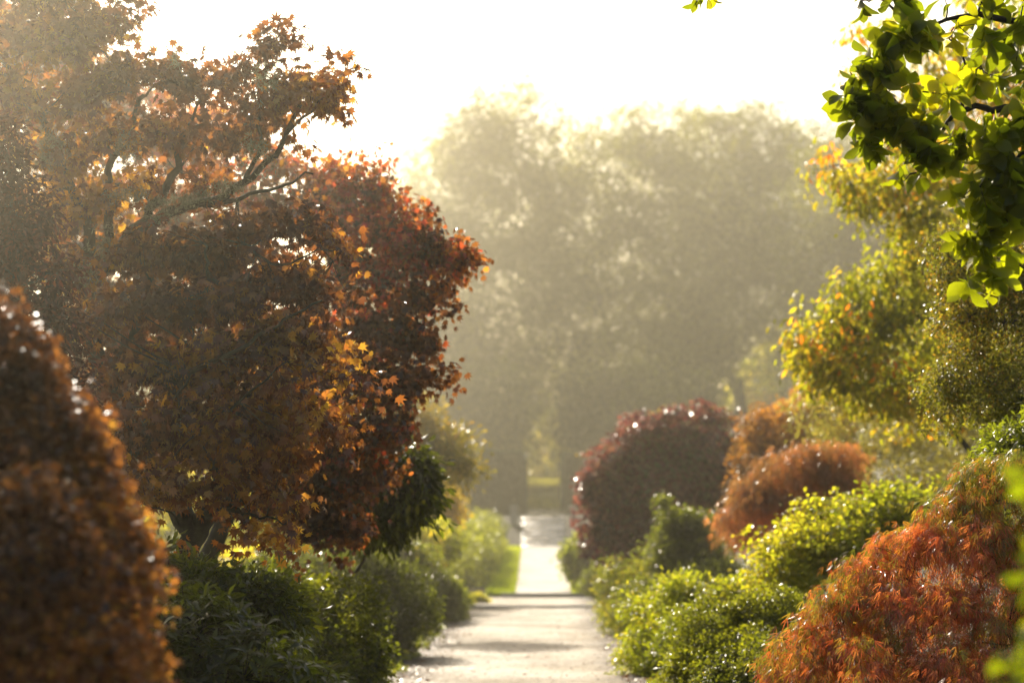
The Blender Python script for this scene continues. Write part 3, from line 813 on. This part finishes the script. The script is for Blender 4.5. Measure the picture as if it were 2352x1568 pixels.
plant('weeping_maple', 'orange brown weeping maple mound in mid distance on the right', 'weeping maple', base_at(1800, 31), [L(1870, 1075, 80, 55, 31.2), L(1800, 1110, 80, 55, 31), L(1740, 1160, 65, 60, 30.8), L(1690, 1230, 45, 60, 30.6), L(1790, 1210, 110, 90, 30.9), L(1900, 1130, 90, 70, 31.2), L(1930, 1065, 50, 40, 31.3)], [(.09, .06, .03), (.17, .085, .045), (.24, .115, .06), (.3, .16, .085)],
      'lace', .12, 1700, 9, .1, 'rust', inner=.15, up=.3, outw=.8, droop=.8, low=-.3, r_base=.05, twigs=150, sprigs=80, sprig_len=.08, fin=hang(), woodname='trunk', leafname='crown')
plant('yellow_shrub', 'bright yellow green shrub with loose upright shoots beside the orange maple', 'shrub', base_at(1900, 26), [L(1900, 1230, 100, 60, 26), L(2010, 1195, 80, 50, 26.2), L(1830, 1270, 80, 50, 25.8), L(1960, 1270, 130, 60, 26), L(1800, 1320, 80, 40, 25.6), L(2070, 1150, 60, 40, 26.3)], [(.095, .11, .014), (.14, .15, .018), (.2, .19, .022), (.26, .22, .03)],
      'round', .055, 1500, 12, .06, 'gold', flat=.5, inner=.35, up=1.0, r_base=.035, twigs=400, twig_r=.004, sprigs=280, sprig_len=.2)
plant('azalea_shrub', 'pale green wet leaved shrub on the right path edge, farther off', 'shrub', base_at(1440, 38), [L(1430, 1370, 60, 80, 38), L(1500, 1340, 70, 60, 38), L(1560, 1330, 80, 50, 38), L(1490, 1410, 80, 70, 37), L(1640, 1330, 80, 40, 37)], LTG,
      'blade', .07, 2000, 14, .075, 'wet', inner=.3, bias=-.05, r_base=.04, twigs=200, sprigs=160, sprig_len=.12)
plant('azalea_shrub', 'bright green shrub with sunlit top, nearest on the right path edge', 'shrub', base_at(1560, 27.5), [L(1530, 1440, 90, 90, 28), L(1620, 1400, 90, 70, 28), L(1720, 1390, 90, 60, 28), L(1500, 1500, 70, 70, 27.4), L(1590, 1500, 100, 90, 27), L(1790, 1370, 80, 50, 28)], LTG,
      'blade', .06, 2600, 15, .06, 'green', inner=.3, bias=.0, r_base=.04, twigs=250, sprigs=200, sprig_len=.1)
plant('azalea_shrub', 'dark fine leaved mound between the bright green shrub and the red weeping maple', 'shrub', base_at(1680, 22), [L(1640, 1480, 100, 90, 22.3), L(1760, 1440, 110, 85, 22.3), L(1600, 1560, 90, 80, 22), L(1720, 1570, 140, 120, 21.6)], DKG,
      'rhomb', .035, 4200, 16, .04, 'green', inner=.25, bias=.1, r_base=.035, twigs=250, sprigs=260, sprig_len=.05)


def shoots(label, spots, seed):
    r = np.random.default_rng(seed)
    for (x, y0, y1, d) in spots:
        b = at(x, y0, d); t = at(x + r.normal() * 12, y1, d)
        root = thing('leafy_shoot', b, label, 'plant', 'upright leafy shoots')
        pts = smooth_path([b, b * .5 + t * .5 + r.normal(size=3) * .01, t], 10, .003, seed)
        w = Wood(); w.tube(pts, .004, .002, 5); w.build('stem', M['darkbark'], root)
        k = 34
        u = np.linspace(.1, 1, k); pos = np.stack([np.interp(u, np.linspace(0, 1, 10), pts[:, c]) for c in range(3)], 1)
        a = np.arange(k) * 2.4
        yd = np.stack([np.cos(a), np.sin(a), np.full(k, .55)], 1); nr = np.stack([-np.cos(a) * .5, -np.sin(a) * .5, np.ones(k)], 1)
        V, T, C = lay('blade', pos, yd, nr, .055 * (1.15 - .6 * u), palette(r.random(k), LTG))
        mesh_obj('foliage', V, T, M['green'], root, C)


shoots('thin upright green shoot at the foot of the red weeping maple', [(1700, 1640, 1480, 19.5), (1655, 1650, 1535, 19.6), (1740, 1640, 1500, 19.4), (1610, 1650, 1530, 19.8), (1775, 1640, 1510, 19.3), (1720, 1640, 1520, 19.2), (1580, 1650, 1550, 19.9)], 8)

# trees on the right
CHERRY = [(.08, .092, .02), (.12, .13, .022), (.17, .165, .026), (.21, .175, .028), (.26, .15, .026), (.28, .095, .024)]
plant('cherry_tree', 'golden tree with hanging yellow and orange leaves on the right', 'tree', base_at(2440, 31), [L(1900, 770, 85, 70, 30), L(1980, 700, 80, 70, 30), L(2060, 660, 80, 60, 30.2), L(1850, 820, 50, 45, 29.8), L(1960, 820, 120, 70, 29.9), L(2090, 780, 110, 110, 30.2), L(2000, 880, 120, 60, 30), L(2120, 900, 110, 90, 30.3), L(1890, 870, 60, 35, 29.9), L(2210, 760, 90, 150, 30.6), L(2090, 560, 70, 80, 30.4), L(1990, 430, 75, 60, 30.4), L(1910, 380, 55, 35, 30.3, w=.7), L(2090, 420, 90, 110, 30.6), L(2000, 500, 45, 30, 30.3, w=.7), L(2020, 290, 70, 70, 30.8, w=.6), L(2150, 560, 80, 150, 30.8), L(1970, 130, 40, 90, 31, w=.35), L(2060, 160, 70, 120, 31, w=.5), L(2180, 260, 110, 200, 31, w=.9), L(2300, 200, 110, 260, 31, w=.9)], CHERRY,
      'droop', .1, 2200, 10, .1, 'yellow', hollows=-.16, flat=.6, inner=.4, lump=.22, up=.4, outw=.4, droop=1.4, face=.6, bias=-.2, r_base=.12, twigs=600, twig_r=.005, sprigs=260, sprig_len=.2, woodname='trunk', leafname='crown', wl=.2)
plant('greygreen_tree', 'grey green glinting bushy tree behind the yellow shrub', 'tree', base_at(2080, 35.5), [L(1990, 990, 110, 90, 35.5), L(2100, 930, 120, 110, 35.6), L(2200, 1000, 130, 130, 35.6), L(1920, 1050, 70, 70, 35.3), L(2080, 1080, 130, 90, 35.3), L(2250, 1120, 130, 110, 35), L(2150, 1130, 140, 80, 34), L(2050, 1150, 90, 60, 34), L(1900, 940, 80, 60, 35.4), L(1990, 910, 100, 60, 35.6), L(2300, 900, 120, 120, 36)], [(.065, .068, .034), (.1, .102, .05), (.15, .145, .07), (.18, .15, .055)],
      'blade', .07, 2400, 13, .1, 'wet', inner=.3, lump=.22, droop=.4, r_base=.08, twigs=300, sprigs=200, sprig_len=.15, woodname='trunk', leafname='crown')
plant('small_leaved_tree', 'fine leaved rusty and olive tree leaning in at the right edge', 'tree', base_at(2480, 19.5), [L(2260, 620, 110, 90, 19.5), L(2180, 590, 60, 70, 19.4, w=.6), L(2330, 740, 120, 120, 19.5), L(2210, 740, 70, 80, 19.4, w=.7), L(2160, 880, 70, 45, 19.3), L(2250, 880, 110, 80, 19.4), L(2350, 930, 90, 70, 19.5), L(2170, 950, 50, 50, 19.3, w=.6), L(2400, 640, 130, 160, 19.8)], [(.03, .038, .012), (.046, .055, .014), (.066, .068, .018), (.1, .066, .02)],
      'wide', .026, 2600, 15, .05, 'wet', flat=.4, inner=.4, lump=.25, outw=.3, droop=.5, r_base=.07, twigs=900, twig_r=.003, sprigs=320, sprig_len=.1, woodname='trunk', leafname='crown', fork=at(2450, 900, 19.6))
plant('holly_bush', 'green glossy bush peeping above the top of the red weeping maple', 'bush', base_at(2360, 17.5), [L(2330, 1020, 70, 45, 17.5), L(2400, 1010, 90, 70, 17.6), L(2290, 1050, 50, 30, 17.4)], LTG, 'blade', .05, 500, 12, .05, 'green', inner=.4, r_base=.03, twigs=120, sprigs=60, sprig_len=.08)

plant('olive_tree', 'olive green hazy tree filling the right edge behind the golden tree', 'tree', base_at(2330, 38), [L(2300, 480, 130, 130, 38), L(2200, 640, 120, 130, 38), L(2330, 760, 130, 150, 38), L(2130, 790, 110, 120, 38), L(2220, 900, 140, 90, 38), L(2380, 560, 120, 160, 38), L(2040, 880, 90, 70, 38)],
      [(.03, .034, .012), (.05, .052, .016), (.075, .07, .02), (.1, .085, .022)], 'blade', .09, 1800, 13, .13, 'wet', inner=.35, lump=.3, hollows=-.08, droop=.5, r_base=.12, twigs=200, sprigs=160, sprig_len=.25, woodname='trunk', leafname='crown')

# weeping maple in focus on the right
W2 = [(.05, .06, .014), (.085, .08, .017), (.13, .08, .02), (.15, .052, .022), (.14, .025, .022), (.2, .065, .045)]
wl = [L(2400, 1150, 170, 110, 15.2), L(2290, 1150, 120, 90, 15.1), L(2190, 1230, 100, 85, 15), L(2100, 1310, 100, 90, 14.9), L(2010, 1370, 90, 85, 14.8), L(1930, 1440, 85, 80, 14.7), L(1860, 1520, 85, 90, 14.6), L(1830, 1600, 80, 100, 14.5),
      L(2250, 1330, 150, 130, 14.8), L(2120, 1470, 160, 130, 14.6), L(2000, 1580, 160, 120, 14.4), L(2330, 1480, 160, 170, 14.5), L(2220, 1640, 200, 150, 14.2), L(2450, 1320, 160, 180, 15)]
plant('weeping_maple', 'red and orange weeping maple with thread like hanging leaves at the lower right', 'weeping maple', base_at(2330, 15), wl, W2, 'lace', .075, 4300, 10, .045, 'lace', flat=.6, inner=.12, lump=.2, up=.2, outw=.9, droop=.9, face=.9, freq=2.4, bias=-.08, wn=.6, wc=.26, wl=.2, hollows=-.08,
      r_base=.06, limbs=[(np.vstack([base_at(2330, 15), lp([(2330, 1600), (2300, 1480), (2340, 1400)], 15)]), .07, .045), (lp([(2310, 1500), (2250, 1420), (2160, 1400), (2080, 1420)], 14.8), .035, .012), (lp([(2340, 1400), (2300, 1300), (2250, 1250)], 15), .035, .014)],
      twigs=450, twig_r=.004, wob=.02, sprigs=260, sprig_len=.05, fin=hang(), woodname='trunk', leafname='crown', low=-.45)

# magnolia reaching in from the upper right
MAG = [(.02, .027, .006), (.03, .042, .007), (.045, .055, .008), (.07, .07, .01)]
mg = [L(2000, 170, 60, 65, 14.2, w=1.6), L(1965, 235, 50, 28, 14.1, w=2), L(2080, 120, 90, 70, 14.2, w=1.3), L(2200, 60, 140, 90, 14.3, w=.6), L(2110, 210, 110, 80, 14.2), L(2050, 310, 85, 60, 14.1, w=1.5), L(2140, 340, 80, 60, 14.2, w=1.3), L(2090, 400, 55, 40, 14.1, w=1.6), L(2010, 270, 60, 40, 14.1, w=1.5), L(2250, 160, 90, 80, 14.4, w=.5), L(2340, 90, 110, 120, 14.5, w=.5), L(1980, 10, 60, 26, 14.3, w=.8), L(2080, 0, 70, 35, 14.3)]
for l_ in mg:
    l_['r'][1] *= .55
root, cpm, _ = plant('magnolia_tree', 'broad leaved green magnolia bough hanging into the top right corner', 'magnolia', base_at(2720, 14.6), mg, MAG, 'obovate', .148, 185, 6, .08, 'magnolia', whorl=7, flat=.45, inner=.4, lump=.2, hollows=-.06, vary=.4, up=.3, radial=.9, outw=.5, droop=.5, face=.5, bias=-.1,
      r_base=.09, limbs=[(np.vstack([base_at(2720, 14.6), lp([(2720, 1000), (2680, 500), (2600, 100)], 14.6)]), .09, .05), (lp([(2680, 500), (2500, 330), (2330, 250), (2210, 260), (2130, 330)], 14.4), .04, .008), (lp([(2600, 100), (2400, 60), (2250, 40), (2100, 60)], 14.4), .035, .008), (lp([(2210, 260), (2230, 170), (2180, 90)], 14.4), .012, .005), (lp([(2100, 60), (1980, -20), (1800, -60), (1640, -30)], 14.4), .009, .003)],
      twigs=260, twig_r=.004, wob=.015, leafname='crown', woodname='trunk', sprigs=30, sprig_len=.06)
mg2 = [L(2280, 330, 70, 60, 13.8), L(2250, 430, 60, 60, 13.7), L(2330, 440, 70, 80, 13.8), L(2230, 540, 48, 50, 13.7, w=.8), L(2300, 560, 60, 60, 13.8, w=.7), L(2240, 630, 50, 45, 13.7), L(2300, 640, 45, 40, 13.8, w=.6), L(2370, 300, 80, 80, 13.9)]
for l_ in mg2:
    l_['r'][1] *= .55
plant('magnolia_tree', 'lighter yellow green magnolia branch hanging lower at the right edge', 'magnolia', base_at(2800, 13.8), mg2, [(.034, .044, .007), (.046, .058, .008), (.058, .066, .009), (.07, .066, .01)], 'obovate', .14, 105, 5, .075, 'magnolia', whorl=7, flat=.5, inner=.4, lump=.25, hollows=-.16, vary=.4, up=.3, radial=.8, outw=.6, droop=.5, face=.5,
      r_base=.07, limbs=[(np.vstack([base_at(2800, 13.8), lp([(2780, 900), (2700, 500), (2600, 350)], 13.9)]), .08, .04), (lp([(2700, 500), (2500, 480), (2380, 500), (2300, 530), (2250, 610)], 13.8), .025, .006), (lp([(2600, 350), (2450, 330), (2350, 360), (2270, 420)], 13.8), .02, .006)],
      twigs=160, twig_r=.004, wob=.012, leafname='crown', woodname='trunk', sprigs=20, sprig_len=.05)
# one sprig of the magnolia dips in from above
r = np.random.default_rng(4)
k = 9
pos = np.array([at(1625 + r.normal() * 16, -14 + r.normal() * 8, 14.4) for _ in range(k)])
V, T, C = lay('obovate', pos, np.stack([r.normal(size=k) * .7, r.normal(size=k) * .5, -np.ones(k) * .7], 1), norm(r.normal(size=(k, 3))), np.full(k, .1), palette(r.random(k), MAG))
mesh_obj('leaf_spray', V, T, M['magnolia'], root, C)

# blurred shrub right beside the camera
plant('near_shrub', 'blurred yellow green leaves close to the camera at the right edge', 'shrub', base_at(2620, 5.2), [L(2425, 1120, 90, 40, 5.2, w=.5), L(2440, 1320, 110, 50, 5.2, w=.6), L(2400, 1560, 120, 100, 5.2), L(2480, 1450, 120, 160, 5.3)], [(.022, .032, .006), (.034, .046, .008), (.052, .056, .01)],
      'obovate', .06, 60, 6, .03, 'magnolia', inner=.4, hollows=-.5, r_base=.012, twigs=50, twig_r=.003)

# ================================================================== woodland behind
FAR = [(.023, .026, .01), (.041, .045, .013), (.064, .067, .016), (.1, .096, .02)]


def far_tree(label, x, d, lobes, n, cols=FAR, size=.14, per=46, spread=.45, r_base=.38, fork=None):
    return plant('broadleaf_tree', label, 'tree', base_at(x, d), lobes, cols, 'wide', size, n, per, spread, 'far', flat=.25, inner=.3, lump=.42, hollows=-.02, tier=(2.2, .7), droop=.3, freq=.35, wn=.8, r_base=r_base, twigs=160, twig_r=.03,
                 wob=.25, woodname='trunk', leafname='crown', group='tall hazy trees behind the hedge', sprigs=200, sprig_len=.9, fork=fork)


far_tree('tallest hazy tree behind the hedge, with a pointed leafy top', 1130, 104, [L(1190, 280, 95, 78, 104), L(1090, 330, 90, 90, 104), L(1200, 380, 120, 90, 104), L(1020, 420, 100, 80, 104), L(1130, 500, 190, 130, 103), L(1000, 560, 120, 130, 104), L(1120, 700, 210, 150, 103), L(1060, 880, 190, 120, 103), L(1220, 640, 120, 150, 103), L(1110, 990, 85, 70, 101), L(1000, 1010, 90, 60, 101)], 2900)
far_tree('broad hazy tree in the middle of the row behind the hedge', 1450, 106, [L(1510, 318, 90, 72, 106), L(1420, 345, 90, 70, 106), L(1340, 380, 60, 70, 106), L(1480, 470, 190, 120, 105), L(1360, 560, 150, 140, 105), L(1500, 650, 190, 150, 105), L(1400, 790, 200, 130, 104), L(1330, 900, 130, 90, 104), L(1540, 820, 120, 100, 105), L(1400, 980, 110, 80, 101), L(1330, 1020, 50, 50, 100)], 2900)
far_tree('hazy rounded tree on the right of the row behind the hedge', 1690, 108, [L(1640, 328, 90, 72, 108), L(1740, 330, 90, 72, 108), L(1825, 370, 65, 62, 108), L(1700, 460, 170, 110, 107), L(1660, 590, 160, 130, 107), L(1800, 540, 110, 130, 107), L(1720, 720, 170, 110, 107), L(1600, 790, 100, 80, 107)], 2400)
far_tree('shorter hazy tree beside the golden tree, at the end of the row', 1940, 98, [L(1930, 420, 80, 90, 98), L(1890, 560, 90, 110, 98), L(1960, 680, 110, 130, 98), L(1850, 740, 60, 80, 98), L(2060, 560, 120, 150, 98), L(2200, 600, 150, 250, 98)], 2000)
far_tree('hazy tree on the left of the row, half hidden by the russet maple', 900, 100, [L(960, 640, 90, 90, 100), L(860, 700, 120, 130, 100), L(960, 830, 120, 110, 99), L(820, 900, 140, 130, 99), L(960, 980, 110, 70, 99), L(780, 780, 100, 120, 100)], 1900)
plant('understory_tree', 'dark spreading undergrowth behind the hedge, left of the gap', 'tree', base_at(1060, 93), [L(1130, 960, 75, 110, 93), L(1020, 980, 100, 100, 93), L(900, 1000, 110, 100, 93)], FAR, 'wide', .14, 1100, 36, .4, 'far', lump=.35, r_base=.15, twigs=60, twig_r=.02, wob=.1, woodname='trunk', leafname='crown', sprigs=60, sprig_len=.6)
plant('understory_tree', 'dark spreading undergrowth behind the hedge, right of the gap', 'tree', base_at(1390, 94), [L(1365, 970, 70, 110, 94), L(1450, 950, 90, 110, 94), L(1560, 960, 100, 90, 94)], FAR, 'wide', .14, 1100, 36, .4, 'far', lump=.35, r_base=.15, twigs=60, twig_r=.02, wob=.1, woodname='trunk', leafname='crown', sprigs=60, sprig_len=.6)
plant('sunlit_tree', 'pale sunlit tree far behind the row, seen between its trunks', 'tree', base_at(1790, 120), [L(1780, 830, 70, 70, 120), L(1850, 880, 70, 60, 120), L(1730, 900, 60, 60, 120), L(1820, 950, 90, 50, 120), L(1700, 960, 60, 40, 120)], YEL, 'wide', .2, 900, 22, .4, 'far', r_base=.25, twigs=80, twig_r=.03, wob=.2, woodname='trunk', leafname='crown', sprigs=80, sprig_len=.7)
plant('sunlit_tree', 'pale sunlit tree seen through the gap in the hedge', 'tree', base_at(1250, 114), [L(1262, 985, 28, 30, 114), L(1228, 1020, 30, 26, 114), L(1265, 1045, 34, 24, 114), L(1225, 1065, 24, 18, 114), L(1262, 1090, 34, 24, 112), L(1222, 1105, 24, 16, 112), L(1200, 1040, 30, 30, 113), L(1290, 1060, 30, 40, 113)], [(.1, .1, .03), (.17, .15, .05), (.22, .19, .07)], 'wide', .15, 330, 14, .22, 'yellow', r_base=.12, twigs=60, twig_r=.02, wob=.1, woodname='trunk', leafname='crown', sprigs=40, sprig_len=.4)

# a far-off mass of woodland closing the view
r = np.random.default_rng(50)
n = 90000
x = r.uniform(-75, 75, n); d = r.uniform(150, 165, n)
top = 5 + 3 * noise3(np.stack([x, 0 * x, 0 * x], 1), .12, 8) + 2 * noise3(np.stack([x, 0 * x, 0 * x], 1), .6, 9)
p = np.stack([x, d, 5 + top * r.random(n) ** .8], 1)
V, T, C = lay('wide', p, r.normal(size=(n, 3)), norm(r.normal(size=(n, 3))), r.uniform(.35, .7, n), palette(.5 + .5 * noise3(p, .2, 12), FAR))
o = mesh_obj('woods', V, T, M['far'], colours=C); tag(o, 'far hazy woodland closing the view behind the trees', 'woodland', kind='stuff')

# ================================================================== haze
m, nt, N, LK = new_mat('morning_haze')
out = N.new('ShaderNodeOutputMaterial'); vs = N.new('ShaderNodeVolumeScatter')
vs.inputs['Color'].default_value = (1, .935, .71, 1); vs.inputs['Anisotropy'].default_value = .72
gp = N.new('ShaderNodeNewGeometry'); sx = N.new('ShaderNodeSeparateXYZ'); LK.new(gp.outputs['Position'], sx.inputs[0])


def ramp(sock, a, b, lo, hi):
    q = N.new('ShaderNodeMapRange'); q.interpolation_type = 'SMOOTHSTEP'
    for k_, v_ in (('From Min', a), ('From Max', b), ('To Min', lo), ('To Max', hi)):
        q.inputs[k_].default_value = v_
    LK.new(sock, q.inputs['Value'])
    return q.outputs['Result']


def math_node(op, a, b):
    q = N.new('ShaderNodeMath'); q.operation = op; LK.new(a, q.inputs[0]); LK.new(b, q.inputs[1])
    return q.outputs[0]


far_part = ramp(sx.outputs['Y'], 9, 48, .0002, .0023)
veil_part = math_node('MULTIPLY', ramp(sx.outputs['X'], .2, -4.5, 0, 1), ramp(sx.outputs['Z'], 1.0, 4.6, .0035, .014))  # extra density at upper left, added to imitate the veil of lens glare
veil_part = math_node('MULTIPLY', veil_part, ramp(sx.outputs['Y'], 42, 20, 0, 1))
LK.new(math_node('ADD', far_part, veil_part), vs.inputs['Density'])
LK.new(vs.outputs[0], out.inputs['Volume'])
hv = [(-90, -4, -.5), (90, -4, -.5), (90, 148, -.5), (-90, 148, -.5), (-90, -4, 9), (90, -4, 9), (90, 148, 30), (-90, 148, 30)]
hf = [(0, 3, 2, 1), (4, 5, 6, 7), (0, 1, 5, 4), (1, 2, 6, 5), (2, 3, 7, 6), (3, 0, 4, 7)]
o = mesh_obj('haze', np.array(hv, float), np.array(hf), m); tag(o, 'thin golden haze filling the garden, thickened at upper left to imitate lens glare', 'haze', kind='stuff')

# ================================================================== light, camera
ELEV, AZ = math.radians(33), math.radians(-20)
w = bpy.data.worlds.new('World'); SC.world = w; w.use_nodes = True
nt = w.node_tree; nt.nodes.clear()
sky = nt.nodes.new('ShaderNodeTexSky'); sky.sky_type = 'NISHITA'; sky.sun_disc = False
sky.sun_elevation = ELEV; sky.sun_rotation = AZ; sky.dust_density = 4.0; sky.air_density = 1.2; sky.altitude = 50
bg = nt.nodes.new('ShaderNodeBackground'); bg.inputs['Strength'].default_value = .125
wo = nt.nodes.new('ShaderNodeOutputWorld')
warm = nt.nodes.new('ShaderNodeVectorMath'); warm.operation = 'MULTIPLY'; warm.inputs[1].default_value = (1.0, .95, .83)
nt.links.new(sky.outputs[0], warm.inputs[0]); nt.links.new(warm.outputs[0], bg.inputs['Color']); nt.links.new(bg.outputs[0], wo.inputs['Surface'])
sd = bpy.data.lights.new('sun', 'SUN'); sd.energy = 5.0; sd.angle = math.radians(.55); sd.color = (1, .895, .72)
so = bpy.data.objects.new('sun', sd); COL.objects.link(so)
sv = Vector((math.sin(AZ) * math.cos(ELEV), math.cos(AZ) * math.cos(ELEV), math.sin(ELEV)))
so.rotation_euler = sv.to_track_quat('Z', 'Y').to_euler(); so.location = (0, 60, 60)

cd = bpy.data.cameras.new('camera'); co = bpy.data.objects.new('camera', cd); COL.objects.link(co)
cd.lens = 85; cd.sensor_width = 36; cd.sensor_fit = 'HORIZONTAL'; cd.clip_start = .1; cd.clip_end = 3000
co.location = CAM; co.rotation_euler = (math.pi / 2 + PITCH, 0, YAW)
cd.dof.use_dof = True; cd.dof.focus_distance = 15.6; cd.dof.aperture_fstop = 1.8
SC.camera = co

cy = SC.cycles
cy.film_exposure = 1.6            # the photograph is exposed for the shadows
cy.max_bounces = 6; cy.diffuse_bounces = 3; cy.glossy_bounces = 2; cy.transmission_bounces = 4; cy.volume_bounces = 0; cy.transparent_max_bounces = 4
cy.sample_clamp_indirect = 6; cy.sample_clamp_direct = 0
cy.volume_max_steps = 64; cy.volume_step_rate = 1.0; cy.volume_preview_step_rate = 1.0
cy.use_denoising = True
try:
    cy.denoiser = 'OPENIMAGEDENOISE'
except Exception:
    pass
SC.view_settings.view_transform = 'Standard'; SC.view_settings.look = 'None'; SC.view_settings.exposure = 0; SC.view_settings.gamma = 1
